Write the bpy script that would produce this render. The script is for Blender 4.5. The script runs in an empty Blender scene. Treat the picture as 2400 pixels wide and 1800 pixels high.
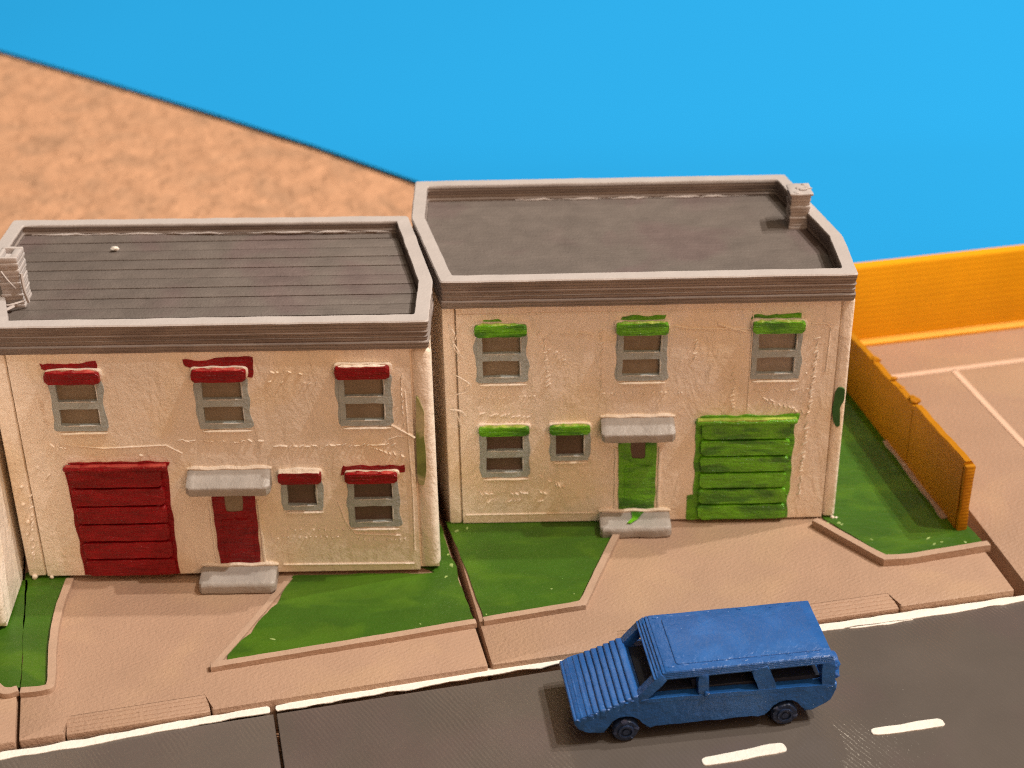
# A 3D-printed model street seen close up: two little houses, a toy car, a fence and a blue board.
# 1 Blender unit = 1 cm of the real model.
import bpy, bmesh, math, random
from mathutils import Vector, Matrix, noise

C = bpy.context.scene.collection
scene = bpy.context.scene
random.seed(11)

# ------------------------------------------------------------------ camera
CAM_H = 17.219
F_PX, TILT, ROLL = 3950.0, math.radians(30.5), math.radians(-1.0)
cd = bpy.data.cameras.new('camera')
cam = bpy.data.objects.new('camera', cd); C.objects.link(cam)
cd.sensor_width = 36.0
cd.lens = F_PX / 2400 * 36
cd.clip_start, cd.clip_end = 0.5, 1000
fw = Vector((0, math.cos(TILT), -math.sin(TILT)))
up0 = Vector((0, math.sin(TILT), math.cos(TILT))); rt0 = Vector((1, 0, 0))
rt = math.cos(ROLL)*rt0 + math.sin(ROLL)*up0
up = -math.sin(ROLL)*rt0 + math.cos(ROLL)*up0
m3 = Matrix((rt, up, -fw)).transposed()
cam.matrix_world = Matrix.Translation((0, 0, CAM_H)) @ m3.to_4x4()
scene.camera = cam
scene.cycles.use_denoising = False      # the light grain of a phone picture stays
scene.cycles.pixel_filter_type = 'BLACKMAN_HARRIS'; scene.cycles.filter_width = 1.15
scene.cycles.max_bounces = 6
cd.dof.use_dof = True
cd.dof.focus_distance = 26.4
cd.dof.aperture_fstop = (cd.lens/1000) / 0.24

# ------------------------------------------------------------------ light of the room
world = bpy.data.worlds.new('World'); scene.world = world
world.use_nodes = True
bg = world.node_tree.nodes['Background']
bg.inputs[0].default_value = (1.0, 0.60, 0.36, 1); bg.inputs[1].default_value = 0.040
KEY = (1.0, 0.905, 0.79)
def lamp(name, loc, power, col, radius):
    l = bpy.data.lights.new(name, 'POINT'); l.energy = power; l.color = col; l.shadow_soft_size = radius
    o = bpy.data.objects.new(name, l); o.location = loc; C.objects.link(o); return o
lamp('ceiling_bulb', (184, -18, 360), 3.05e6, KEY, 3.6)
lamp('ceiling_bulb', (240, 35, 360), 3.5e6, KEY, 3.6)
lamp('ceiling_bulb', (250, 95, 360), 3.6e6, KEY, 3.6)
lamp('far_bulb', (0.5, 128, 107), 6.5e4, (1.0, 0.85, 0.65), 3.0)
al = bpy.data.lights.new('front_fill', 'AREA'); al.shape = 'RECTANGLE'; al.size = 70; al.size_y = 40  # added warm fill from the front, standing in for room bounce
al.energy = 3.2e4; al.color = (1.0, 0.52, 0.27)
ao = bpy.data.objects.new('front_fill', al); C.objects.link(ao)
ao.location = (46, -72, 38)
ao.rotation_euler = (Vector((0, 24, 2)) - ao.location).to_track_quat('-Z', 'Y').to_euler()
cl = bpy.data.lights.new('overhead_fill', 'AREA'); cl.shape = 'RECTANGLE'; cl.size = 90; cl.size_y = 90  # added soft fill from above to bring out relief on the fronts
cl.energy = 5.5e4; cl.color = (1.0, 0.74, 0.50)
lo_ = bpy.data.objects.new('overhead_fill', cl); C.objects.link(lo_); lo_.location = (30, -40, 130)
lo_.rotation_euler = (Vector((0, 24, 2)) - lo_.location).to_track_quat('-Z', 'Y').to_euler()
vs = scene.view_settings
vs.view_transform = 'Standard'; vs.look = 'None'; vs.exposure = 0; vs.gamma = 1; vs.use_curve_mapping = False

# ------------------------------------------------------------------ where things stand
def ray(p):
    return fw + rt*((p[0]-1200)/F_PX) + up*(-(p[1]-900)/F_PX)
def at(p, z=0.0):                       # point of the photograph on the level z
    d = ray(p); k = (z-CAM_H)/d.z
    return Vector((d.x*k, d.y*k, z))
def on_front(p, y):                     # point of the photograph on a house front
    d = ray(p); k = y/d.y
    return (d.x*k, CAM_H + d.z*k)
def ats(pts, z=0.0): return [tuple(at(p, z)[:2]) for p in pts]

# ------------------------------------------------------------------ materials
def mat(name, col, rough=0.55, var=0.10, vscale=2.0, bumps=(), spec=0.35, col2=None, c2scale=1.2, c2lo=0.5, c2hi=0.62, stretch=(1, 1, 1), rotz=0.0, rvar=0.0, coat=0.0):
    m = bpy.data.materials.new(name); m.use_nodes = True
    nt = m.node_tree; N = nt.nodes; L = nt.links
    b = N['Principled BSDF']
    b.inputs['Roughness'].default_value = rough
    b.inputs['Specular IOR Level'].default_value = spec
    b.inputs['Coat Weight'].default_value = coat
    b.inputs['Coat Roughness'].default_value = 0.25
    tc = N.new('ShaderNodeTexCoord')
    mp = N.new('ShaderNodeMapping'); mp.inputs['Scale'].default_value = stretch; mp.inputs['Rotation'].default_value = (0, 0, rotz)
    L.new(tc.outputs['Object'], mp.inputs['Vector'])
    V = mp.outputs['Vector']
    def noise_n(s, det=4, dist=0.0):
        n = N.new('ShaderNodeTexNoise'); n.inputs['Scale'].default_value = s; n.inputs['Detail'].default_value = det
        n.inputs['Distortion'].default_value = dist
        L.new(V, n.inputs['Vector']); return n
    n1 = noise_n(vscale, 5, 0.3)
    mr = N.new('ShaderNodeMapRange'); mr.inputs['To Min'].default_value = 1-var; mr.inputs['To Max'].default_value = 1+var
    mr.inputs['From Min'].default_value = 0.25; mr.inputs['From Max'].default_value = 0.75
    L.new(n1.outputs['Fac'], mr.inputs['Value'])
    base = N.new('ShaderNodeRGB'); base.outputs[0].default_value = (*col, 1)
    src = base.outputs[0]
    if col2:
        n2 = noise_n(c2scale, 5, 0.6)
        cr = N.new('ShaderNodeMapRange'); cr.inputs['From Min'].default_value = c2lo; cr.inputs['From Max'].default_value = c2hi
        L.new(n2.outputs['Fac'], cr.inputs['Value'])
        mx = N.new('ShaderNodeMix'); mx.data_type = 'RGBA'
        L.new(cr.outputs[0], mx.inputs[0]); L.new(src, mx.inputs[6]); mx.inputs[7].default_value = (*col2, 1)
        src = mx.outputs[2]
    mu = N.new('ShaderNodeMix'); mu.data_type = 'RGBA'; mu.blend_type = 'MULTIPLY'; mu.inputs[0].default_value = 1
    L.new(src, mu.inputs[6]); L.new(mr.outputs[0], mu.inputs[7])
    L.new(mu.outputs[2], b.inputs['Base Color'])
    if rvar:
        n3 = noise_n(vscale*2.3, 3)
        rr = N.new('ShaderNodeMapRange'); rr.inputs['To Min'].default_value = rough-rvar; rr.inputs['To Max'].default_value = rough+rvar
        rr.inputs['From Min'].default_value = 0.3; rr.inputs['From Max'].default_value = 0.7
        L.new(n3.outputs['Fac'], rr.inputs['Value']); L.new(rr.outputs[0], b.inputs['Roughness'])
    prev = None
    for bp in bumps:                    # (kind, scale, depth, extra)
        kind, s, depth = bp[:3]
        if kind == 'noise':
            t = N.new('ShaderNodeTexNoise'); t.inputs['Scale'].default_value = s; t.inputs['Detail'].default_value = 4; t.inputs['Distortion'].default_value = 0.4
            out = t.outputs['Fac']
        elif kind == 'strokes':         # brush strokes: noise drawn out along one direction
            t = N.new('ShaderNodeTexNoise'); t.inputs['Scale'].default_value = s; t.inputs['Detail'].default_value = 3; t.inputs['Distortion'].default_value = 0.8
            out = t.outputs['Fac']
        else:
            t = N.new('ShaderNodeTexWave'); t.inputs['Scale'].default_value = s; t.inputs['Distortion'].default_value = bp[4] if len(bp) > 4 else 0.6
            t.inputs['Detail'].default_value = 2; t.inputs['Detail Scale'].default_value = 0.6
            t.bands_direction = 'Z' if kind == 'layers' else 'X'
            out = t.outputs['Fac']
        mpp = N.new('ShaderNodeMapping')
        if len(bp) > 3 and bp[3] is not None:
            if isinstance(bp[3], tuple): mpp.inputs['Scale'].default_value = bp[3]
            else: mpp.inputs['Rotation'].default_value = (0, 0, bp[3])
        L.new(tc.outputs['Object'], mpp.inputs['Vector']); L.new(mpp.outputs[0], t.inputs['Vector'])
        bu = N.new('ShaderNodeBump'); bu.inputs['Strength'].default_value = 1.0; bu.inputs['Distance'].default_value = depth
        L.new(out, bu.inputs['Height'])
        if prev: L.new(prev, bu.inputs['Normal'])
        prev = bu.outputs[0]
    if prev: L.new(prev, b.inputs['Normal'])
    return m

TH = math.radians(11.7)                 # the street runs at this angle
RAST1, RAST2 = TH + math.radians(45), TH - math.radians(45)
M = {}
M['cream'] = mat('cream_paint', (0.90, 0.82, 0.73), 0.36, 0.06, 1.4, [('strokes', 3, 0.055, (1.0, 1, 0.45)), ('noise', 10, 0.012), ('noise', 34, 0.006)], 0.5, col2=(0.88, 0.77, 0.62), c2scale=0.7)
M['cream_layers'] = mat('cream_paint_over_layers', (0.84, 0.75, 0.60), 0.42, 0.06, 1.4, [('layers', 5.0, 0.010), ('noise', 12, 0.014)], 0.4)
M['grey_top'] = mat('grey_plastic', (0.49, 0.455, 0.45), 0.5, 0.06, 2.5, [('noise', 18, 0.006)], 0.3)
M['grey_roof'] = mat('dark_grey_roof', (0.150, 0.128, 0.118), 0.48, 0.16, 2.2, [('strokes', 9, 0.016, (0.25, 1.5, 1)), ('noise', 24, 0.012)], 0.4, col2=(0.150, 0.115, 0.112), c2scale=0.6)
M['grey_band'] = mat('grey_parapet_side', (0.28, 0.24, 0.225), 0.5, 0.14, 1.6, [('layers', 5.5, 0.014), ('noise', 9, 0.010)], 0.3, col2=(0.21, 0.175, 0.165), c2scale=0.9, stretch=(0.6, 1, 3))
M['red'] = mat('dark_red_paint', (0.245, 0.004, 0.008), 0.28, 0.32, 4.0, [('strokes', 8, 0.04, (0.4, 1, 2.4)), ('noise', 22, 0.016)], 0.32, stretch=(0.6, 1, 2))
M['green'] = mat('bright_green_paint', (0.125, 0.43, 0.010), 0.28, 0.3, 4.0, [('strokes', 8, 0.04, (0.4, 1, 2.4)), ('noise', 22, 0.016)], 0.5, col2=(0.05, 0.22, 0.010), c2scale=2.2, stretch=(0.6, 1, 2))
M['frame'] = mat('grey_frame_paint', (0.40, 0.465, 0.485), 0.33, 0.14, 4.0, [('noise', 14, 0.02)], 0.45)
M['pane'] = mat('brown_grey_pane', (0.27, 0.225, 0.165), 0.4, 0.12, 3.0, [('noise', 25, 0.012)], 0.3)
M['dark_pane'] = mat('dark_brown_pane', (0.13, 0.092, 0.070), 0.4, 0.12, 3.0, [('noise', 25, 0.012)], 0.3)
M['light_pane'] = mat('light_grey_pane', (0.34, 0.30, 0.255), 0.4, 0.15, 4.0, [('noise', 25, 0.02)], 0.3)
M['frame_highlight'] = mat('grey_frame_highlight', (0.62, 0.62, 0.60), 0.33, 0.2, 5.0, [('noise', 14, 0.02)], 0.5)  # sash edge lines, highlight put into the colour
M['slab'] = mat('grey_porch_paint', (0.38, 0.36, 0.345), 0.4, 0.10, 3.0, [('noise', 9, 0.016), ('noise', 35, 0.006)], 0.4)
M['lawn'] = mat('lawn_green_paint', (0.034, 0.104, 0.005), 0.42, 0.14, 1.6, [('strokes', 6, 0.014, (0.6, 1.6, 1)), ('noise', 22, 0.008)], 0.42, col2=(0.054, 0.138, 0.006), c2scale=0.9, stretch=(0.7, 1.3, 1))
M['plot'] = mat('tan_grey_plastic', (0.385, 0.255, 0.183), 0.5, 0.05, 1.2, [('raster', 4.2, 0.0016, RAST1, 1.5), ('noise', 16, 0.016), ('noise', 45, 0.005)], 0.3, col2=(0.41, 0.275, 0.188), c2scale=0.5)
M['rail'] = mat('tan_grey_kerb', (0.42, 0.295, 0.22), 0.5, 0.07, 2.2, [('noise', 14, 0.012)], 0.3)
M['road'] = mat('road_grey_plastic', (0.113, 0.099, 0.091), 0.165, 0.07, 0.9, [('raster', 4.6, 0.0018, RAST2, 3.5), ('noise', 7, 0.004), ('noise', 40, 0.0015)], 0.5, col2=(0.116, 0.096, 0.092), c2scale=0.5, rvar=0.03)
M['white'] = mat('white_line_paint', (0.80, 0.78, 0.74), 0.45, 0.05, 2.0, [('noise', 12, 0.015)], 0.4)
M['yellow'] = mat('yellow_plastic', (0.80, 0.37, 0.005), 0.5, 0.06, 1.5, [('layers', 2.6, 0.0022), ('noise', 5, 0.004, (0.3, 1, 2.5))], 0.2)
M['amber'] = mat('orange_yellow_plastic', (0.44, 0.180, 0.004), 0.5, 0.10, 1.5, [('layers', 4.6, 0.003), ('noise', 9, 0.014)], 0.2)
M['blue_board'] = mat('blue_board', (0.014, 0.325, 0.76), 0.8, 0.008, 0.15, [('noise', 3, 0.001)], 0.10)
M['carpet'] = mat('tan_carpet', (0.58, 0.325, 0.195), 0.95, 0.12, 1.3, [('noise', 7, 0.05), ('noise', 1.8, 0.22)], 0.1, col2=(0.47, 0.275, 0.17), c2scale=1.0, c2lo=0.46, c2hi=0.66)
M['car'] = mat('blue_plastic', (0.015, 0.100, 0.355), 0.36, 0.08, 3.0, [('noise', 9, 0.016), ('noise', 30, 0.004)], 0.5, col2=(0.020, 0.118, 0.40), c2scale=1.5)
M['car_shaded'] = mat('shaded_blue_plastic', (0.018, 0.034, 0.085), 0.42, 0.12, 3.0, [('noise', 14, 0.02)], 0.4)  # darker copy of the car's plastic, shade put into the wheels' colour
M['cabin'] = mat('cabin_shade', (0.020, 0.028, 0.05), 0.6, 0.1, 3.0, [('noise', 10, 0.01)], 0.3)  # shade of the hollow interior put into a near-black colour
M['under'] = mat('gap_shade_black', (0.03, 0.028, 0.026), 0.8, 0.1, 1.0)  # black for the shaded gap below the walls
M['floor_lines'] = mat('pale_tan_line', (0.66, 0.47, 0.36), 0.5, 0.05, 2.0, [('noise', 14, 0.01)], 0.3)

# ------------------------------------------------------------------ helpers
def link(name, bm, m, parent=None, smooth=True, loc=None, kind=None):
    me = bpy.data.meshes.new(name); bm.normal_update(); bm.to_mesh(me); bm.free()
    for mm in (m if isinstance(m, (list, tuple)) else [m]): me.materials.append(mm)
    o = bpy.data.objects.new(name, me); C.objects.link(o)
    if smooth:
        try: me.set_sharp_from_angle(angle=math.radians(40))
        except Exception: pass
        for p in me.polygons: p.use_smooth = True
    if parent: o.parent = parent
    if kind: o['kind'] = kind
    return o
def thing(name, label, cat, loc=(0, 0, 0), group=None):
    o = bpy.data.objects.new(name, None); C.objects.link(o); o.location = loc
    o.empty_display_size = 0.3
    o['label'] = label; o['category'] = cat
    if group: o['group'] = group
    return o
def area2(p): return sum(p[i-1][0]*p[i][1]-p[i][0]*p[i-1][1] for i in range(len(p)))/2
def rounded(poly, r, seg=3):
    out = []; n = len(poly)
    for i in range(n):
        a, b, c = Vector(poly[i-1]), Vector(poly[i]), Vector(poly[(i+1) % n])
        d1, d2 = (a-b), (c-b); rr = min(r, d1.length*0.45, d2.length*0.45)
        p1, p2 = b + d1.normalized()*rr, b + d2.normalized()*rr
        for k in range(seg+1):
            t = k/seg; q = p1.lerp(b, t).lerp(b.lerp(p2, t), t); out.append((q.x, q.y))
    return out
def wobble(poly, amp, step=0.12, scale=4.0, seed=0.0):
    """An outline cut into short pieces with a hand-painted waver."""
    out = []; n = len(poly)
    for i in range(n):
        a, b = Vector(poly[i]), Vector(poly[(i+1) % n]); L = (b-a).length
        k = max(1, int(L/step)); t = (b-a).normalized() if L else Vector((1, 0)); nn = Vector((-t.y, t.x))
        for j in range(k):
            q = a.lerp(b, j/k)
            w = noise.noise(Vector((q.x*scale+seed*7.1, q.y*scale, seed)))*amp
            q = q + nn*w; out.append((q.x, q.y))
    return out
def add_prism(bm, poly, z0, z1, bev=0.0, seg=2, to3=None, only_top=True):
    """Outline in a plane lifted from z0 to z1; to3 maps (x, y, h) to the model."""
    to3 = to3 or (lambda x, y, h: (x, y, h))
    if area2(poly) < 0: poly = poly[::-1]
    tb = bmesh.new()
    lo = [tb.verts.new((x, y, z0)) for x, y in poly]; hi = [tb.verts.new((x, y, z1)) for x, y in poly]
    n = len(poly)
    tb.faces.new(lo[::-1]); top = tb.faces.new(hi)
    for i in range(n): tb.faces.new((lo[i], lo[(i+1) % n], hi[(i+1) % n], hi[i]))
    if bev:
        es = list(top.edges)
        if not only_top: es = [e for e in tb.edges if e not in lo]
        bmesh.ops.bevel(tb, geom=es, offset=bev, segments=seg, profile=0.5, affect='EDGES', clamp_overlap=True)
    bmesh.ops.triangulate(tb, faces=[f for f in tb.faces if len(f.verts) > 4])
    merge(bm, tb, to3)
def merge(bm, tb, to3=None):
    vm = {}
    for v in tb.verts: vm[v] = bm.verts.new(to3(*v.co) if to3 else v.co)
    fs = []
    for f in tb.faces:
        try: nf = bm.faces.new([vm[v] for v in f.verts]); nf.material_index = f.material_index; fs.append(nf)
        except ValueError: pass
    tb.free()
    bmesh.ops.recalc_face_normals(bm, faces=fs)
def add_box(bm, x0, x1, y0, y1, z0, z1, bev=0.02, seg=2, to3=None, amp=0.0):
    tb = bmesh.new()
    bmesh.ops.create_cube(tb, size=1)
    for v in tb.verts: v.co = Vector(((x0+x1)/2+v.co.x*(x1-x0), (y0+y1)/2+v.co.y*(y1-y0), (z0+z1)/2+v.co.z*(z1-z0)))
    if bev: bmesh.ops.bevel(tb, geom=list(tb.edges), offset=min(bev, 0.45*min(x1-x0, y1-y0, z1-z0)), segments=seg, profile=0.5, affect='EDGES')
    if amp:
        bmesh.ops.subdivide_edges(tb, edges=[e for e in tb.edges if e.calc_length() > 0.15], cuts=4, use_grid_fill=True)
        for v in tb.verts: v.co += noise.noise_vector(v.co*5.0)*amp
    merge(bm, tb, to3)
def add_blob(bm, c, r, sx=1, sy=1, sz=1, rot=None, amp=0.25, sub=2, seed=0):
    tb = bmesh.new(); bmesh.ops.create_icosphere(tb, subdivisions=sub, radius=1)
    for v in tb.verts:
        k = 1 + amp*noise.noise(v.co*1.7 + Vector((seed*3.3, seed, 0)))
        p = Vector((v.co.x*sx, v.co.y*sy, v.co.z*sz))*r*k
        if rot: p = rot @ p
        v.co = p + Vector(c)
    merge(bm, tb)
def add_tube(bm, pts, r, sides=6, taper=None):
    tb = bmesh.new(); rings = []
    n = len(pts)
    for i, p in enumerate(pts):
        p = Vector(p); t = (Vector(pts[min(i+1, n-1)])-Vector(pts[max(i-1, 0)])).normalized()
        s = t.cross(Vector((0.31, 0.2, 0.93))).normalized(); u = s.cross(t)
        rr = r[i] if isinstance(r, (list, tuple)) else r
        rings.append([tb.verts.new(p + (s*math.cos(a)+u*math.sin(a))*rr) for a in [2*math.pi*k/sides for k in range(sides)]])
    for a, b in zip(rings, rings[1:]):
        for k in range(sides): tb.faces.new((a[k], a[(k+1) % sides], b[(k+1) % sides], b[k]))
    tb.faces.new(rings[0][::-1]); tb.faces.new(rings[-1])
    merge(bm, tb)
def strip(pts, w):                      # a polyline widened to an outline
    L, R = [], []; n = len(pts)
    for i in range(n):
        p = Vector(pts[i]); d1 = (p-Vector(pts[i-1])).normalized() if i else None
        d2 = (Vector(pts[i+1])-p).normalized() if i < n-1 else None
        d = ((d1 or d2)+(d2 or d1)).normalized(); nn = Vector((-d.y, d.x))
        k = 1/max(0.5, nn.dot(Vector((-(d1 or d2).y, (d1 or d2).x))))
        ww = w[i] if isinstance(w, (list, tuple)) else w
        L.append(tuple(p+nn*ww/2*k)); R.append(tuple(p-nn*ww/2*k))
    return L + R[::-1]
def curve_pts(pts, n=6):                # Catmull-Rom through points
    out = []; P = [Vector(p) for p in pts]
    for i in range(len(P)-1):
        a, b, c, d = P[max(i-1, 0)], P[i], P[i+1], P[min(i+2, len(P)-1)]
        for k in range(n):
            t = k/n
            out.append(tuple(0.5*((2*b)+(c-a)*t+(2*a-5*b+4*c-d)*t*t+(3*b-a-3*c+d)*t**3)))
    out.append(tuple(P[-1])); return out
def inset(poly, d):
    if area2(poly) < 0: poly = poly[::-1]
    n = len(poly); out = []
    for i in range(n):
        a, b, c = Vector(poly[i-1]), Vector(poly[i]), Vector(poly[(i+1) % n])
        e1, e2 = (b-a).normalized(), (c-b).normalized()
        n1, n2 = Vector((-e1.y, e1.x)), Vector((-e2.y, e2.x))
        bis = (n1+n2).normalized(); out.append(tuple(b + bis*d/max(0.3, bis.dot(n1))))
    return out

# ------------------------------------------------------------------ the setting
U = Vector((math.cos(TH), math.sin(TH))); W = Vector((-math.sin(TH), math.cos(TH)))
ROADZ, BOT = -0.12, -0.6
def structure(name, bm, m, smooth=True): return link(name, bm, m, None, smooth, kind='structure')

bm = bmesh.new()                        # carpet under everything
tb = bmesh.new(); bmesh.ops.create_grid(tb, x_segments=160, y_segments=160, size=1)
for v in tb.verts:
    v.co = Vector((v.co.x*70-10, v.co.y*60+40, 0))
    v.co.z = BOT - 0.05 + 0.035*noise.noise(v.co*1.3)
merge(bm, tb); structure('carpet', bm, M['carpet'])

# one plot of the street: front-left and front-right corner, notch of the dropped kerb
def plot(fl, fr, back, notch, name='pavement'):
    fl, fr = Vector(fl), Vector(fr); u = (fr-fl).normalized(); w = Vector((-u.y, u.x))
    bl, br = fl + w*back, fr + w*back
    a, b = notch; dp = 0.40
    p = [fl, fl+u*a, fl+u*(a+0.05)+w*dp, fl+u*(b-0.06)+w*dp, fl+u*b, fr, br, bl]
    poly = rounded([tuple(q) for q in p], 0.03, 3)
    bm = bmesh.new(); add_prism(bm, poly, BOT, 0.0, 0.022, 2)
    for k in range(5):                  # the dropped kerb comes down in print layers
        d0 = dp - k*0.085 + 0.03; z = -0.006 - k*0.009
        if k < 4: q = [fl+u*(a+0.03)+w*(d0-0.115), fl+u*(b-0.03)+w*(d0-0.115), fl+u*(b-0.03)+w*(d0), fl+u*(a+0.03)+w*(d0)]
        else: q = [fl+u*(a+0.03)+w*0.01, fl+u*(b-0.03)+w*0.01, fl+u*(b-0.03)+w*d0, fl+u*(a+0.03)+w*d0]
        add_prism(bm, [tuple(v) for v in q], BOT, z, 0.012, 2)
    structure(name, bm, M['plot'])
    return fl, u, w
FL1, FR1 = at((44, 1736)).xy, at((1144, 1560)).xy
FL2, FR2 = at((1153, 1558)).xy, at((2378, 1383)).xy
u1 = (FR1-FL1).normalized(); u2 = (FR2-FL2).normalized()
n1a = (at((150, 1716)).xy-FL1).dot(u1); n1b = (at((497, 1663)).xy-FL1).dot(u1)
n2a = (at((1450, 1515)).xy-FL2).dot(u2); n2b = (at((2112, 1421)).xy-FL2).dot(u2)
plot(FL1, FR1, 8.3, (n1a, n1b))
plot(FL2, FR2, 8.2, (n2a, n2b))
FL0, FR0 = FL1 - u1*7.0, FL1 - u1*0.055
plot(FL0, FR0, 8.3, (0.9, 3.2))

# road, in two printed tiles, sloping seam between them
def road_tile(a, b, name='road'):
    a, b = Vector(a), Vector(b); u = (b-a).normalized(); w = Vector((u.y, -u.x))
    bm = bmesh.new(); add_prism(bm, [tuple(a), tuple(a+w*9), tuple(b+w*9), tuple(b)], BOT, ROADZ, 0.03, 2)
    structure(name, bm, M['road'])
k0, k1 = at((-20, 1775), ROADZ).xy, at((2420, 1396), ROADZ).xy
kd = (k1-k0).normalized()
s1 = (at((643, 1664), ROADZ).xy-k0).dot(kd)
road_tile(k0-kd*6, k0+kd*(s1-0.022)); road_tile(k0+kd*(s1+0.022), k1+kd*7)

def paint(name, pts_px, w, z, m, amp=0.03, seed=1, rnd=0.05):
    pts = ats(pts_px, z)
    poly = wobble(rounded(strip(pts, w), rnd), amp, 0.13, 3.5, seed)
    bm = bmesh.new(); add_prism(bm, poly, z+0.002, z+0.018, 0.008, 1)
    return structure(name, bm, m)
paint('road_line', [(-40, 1781), (200, 1741), (420, 1700), (633, 1664)], 0.155, ROADZ, M['white'], 0.035, 2)
paint('road_line', [(646, 1662), (900, 1618), (1140, 1577), (1310, 1551), (1600, 1513), (1925, 1473), (2200, 1434), (2420, 1400)], [0.13, 0.15, 0.16, 0.15, 0.15, 0.17, 0.17, 0.15], ROADZ, M['white'], 0.05, 3)
paint('road_line', [(1990, 1474), (2080, 1463), (2140, 1453)], [0.02, 0.045, 0.02], ROADZ, M['white'], 0.02, 9, 0.01)
paint('road_line', [(1646, 1788), (1740, 1771), (1842, 1751)], [0.17, 0.19, 0.20], ROADZ, M['white'], 0.03, 4, 0.08)
paint('road_line', [(2042, 1717), (2120, 1708), (2212, 1692)], [0.15, 0.17, 0.19], ROADZ, M['white'], 0.03, 5, 0.08)

M['green_highlight'] = mat('thin_green_highlight', (0.42, 0.58, 0.10), 0.35, 0.3, 5, [('noise', 14, 0.02)], 0.5, col2=(0.20, 0.45, 0.02), c2scale=3)  # thin paint on hood tops, made paler for the key light's highlight
M['red_highlight'] = mat('thin_red_highlight', (0.50, 0.07, 0.06), 0.35, 0.3, 5, [('noise', 14, 0.02)], 0.5, col2=(0.30, 0.012, 0.015), c2scale=3)  # same painted highlight for the red hoods
M['fleck'] = mat('pale_green_fleck', (0.30, 0.42, 0.14), 0.4, 0.3, 6)
def lawn(pts_px, seed, extra=None, amp=0.05, z=0.0, flecks=()):
    pts = ats(pts_px, z) + list(extra or [])
    poly = wobble(pts, amp, 0.12, 3.0, seed)
    bm = bmesh.new(); add_prism(bm, poly, z+0.003, z+0.026, 0.008, 1)
    rl = random.Random(seed)
    for (fx, fy, fr_) in flecks:
        q = at((fx, fy), z+0.026); n0 = len(bm.faces); add_blob(bm, q, fr_, rl.uniform(.8, 2.2), 0.8, 0.35, Matrix.Rotation(rl.uniform(0, 3), 3, 'Z'), 0.6, 1, fx)
        bm.faces.ensure_lookup_table()
        for f in bm.faces[n0:]: f.material_index = 1
    return structure('lawn', bm, [M['lawn'], M['fleck']])
def kerb(pts_px, w=0.14, h=0.10, sm=True, seed=0):
    p = ats(pts_px); p = curve_pts(p, 6) if sm else p
    poly = strip(p, w)
    bm = bmesh.new(); add_prism(bm, wobble(poly, 0.008, 0.15, 4, h), 0.0015, h, 0.014, 2)
    return structure('kerb', bm, M['rail'])
def along(p, d): q = Vector(p)+Vector(d); return (q.x, q.y)

# plot of the red-trimmed house
b1 = FL1 + Vector((-u1.y, u1.x))*8.2
wl = Vector((-u1.y, u1.x))
lawn([(50, 1624), (113, 1612), (119, 1510), (132, 1432), (153, 1384), (165, 1352)], 1, [tuple(at((165, 1352)).xy+wl*0.6), tuple(at((62, 1395)).xy+wl*0.6+Vector((-0.03, 0)))], 0.02)
kerb([(50, 1629), (105, 1623), (122, 1606), (126, 1520), (140, 1438), (166, 1366)], 0.13)
lawn([(533, 1549), (700, 1528), (900, 1496), (1112, 1457), (1066, 1330), (1038, 1248), (1000, 1150), (985, 1330), (1020, 1345), (690, 1352), (672, 1368), (650, 1418), (612, 1448), (590, 1486), (545, 1516)], 2, None, 0.06, 0.0, [(640, 1498, .026), (1050, 1300, .03), (985, 1462, .014), (1045, 1352, .025), (1058, 1325, .04)])
kerb([(494, 1570), (700, 1536), (900, 1503), (1116, 1466)], 0.125, sm=False)
kerb([(500, 1568), (560, 1500), (625, 1425), (680, 1358)], 0.10, 0.045, False)
# plot of the green-trimmed house
lawn([(1134, 1452), (1250, 1433), (1358, 1414), (1400, 1330), (1440, 1255), (1450, 1215), (1045, 1225), (1056, 1250), (1096, 1345)], 3, None, 0.015, 0.0, [(1140, 1440, .016), (1185, 1440, .02), (1293, 1380, .014), (1345, 1392, .02), (1070, 1245, .04), (1095, 1238, .02)])
kerb([(1133, 1462), (1250, 1443), (1366, 1424), (1408, 1336), (1452, 1246)], 0.12, sm=False)
wr = Vector((-u2.y, u2.x))
pr = at((2268, 1235)).xy
lawn([(1930, 1218), (2084, 1310), (2200, 1296), (2306, 1276), (2268, 1235)], 4, [tuple(pr+wr*6.5), tuple(pr+wr*6.5-Vector((2.2, 0))), (5.2, 26.0)], 0.02, 0.0, [(1965, 1226, .04), (1972, 1229, .03), (1940, 1226, .035), (2042, 1264, .018), (2175, 1262, .028), (2190, 1275, .03), (2207, 1270, .028), (2262, 1270, .03)])
kerb([(1908, 1231), (1990, 1277), (2072, 1322), (2130, 1318), (2316, 1287)], 0.13, 0.14, sm=False)
# plot left of the picture's edge
lawn([(-60, 1595), (-10, 1608), (25, 1618), (47, 1612), (60, 1440), (66, 1360)], 5, [tuple(at((66, 1360)).xy-u1*2.4), tuple(at((66, 1360)).xy-u1*2.4-wl*2.4)], 0.03)
kerb([(-70, 1560), (-25, 1600), (10, 1630), (44, 1624)], 0.14)

# tan yard to the right with pale lines
ya = at((2415, 1383)).xy; yu, yw = u2, wr
yb = ya + yw*9.35
bm = bmesh.new()
add_prism(bm, [tuple(ya), tuple(ya+yu*9), tuple(yb+yu*9), tuple(yb)], -0.50, 0.0, 0.05, 2)
structure('yard', bm, M['plot'])
bm = bmesh.new()
def yl(a, b, w=0.14):
    add_prism(bm, strip([tuple(at(a).xy), tuple(at(b).xy)], w), 0.002, 0.014, 0.005, 1)
yl((2075, 886), (2440, 839)); yl((2235, 868), (2440, 1085), 0.13)
structure('yard_line', bm, M['floor_lines'])

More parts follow.
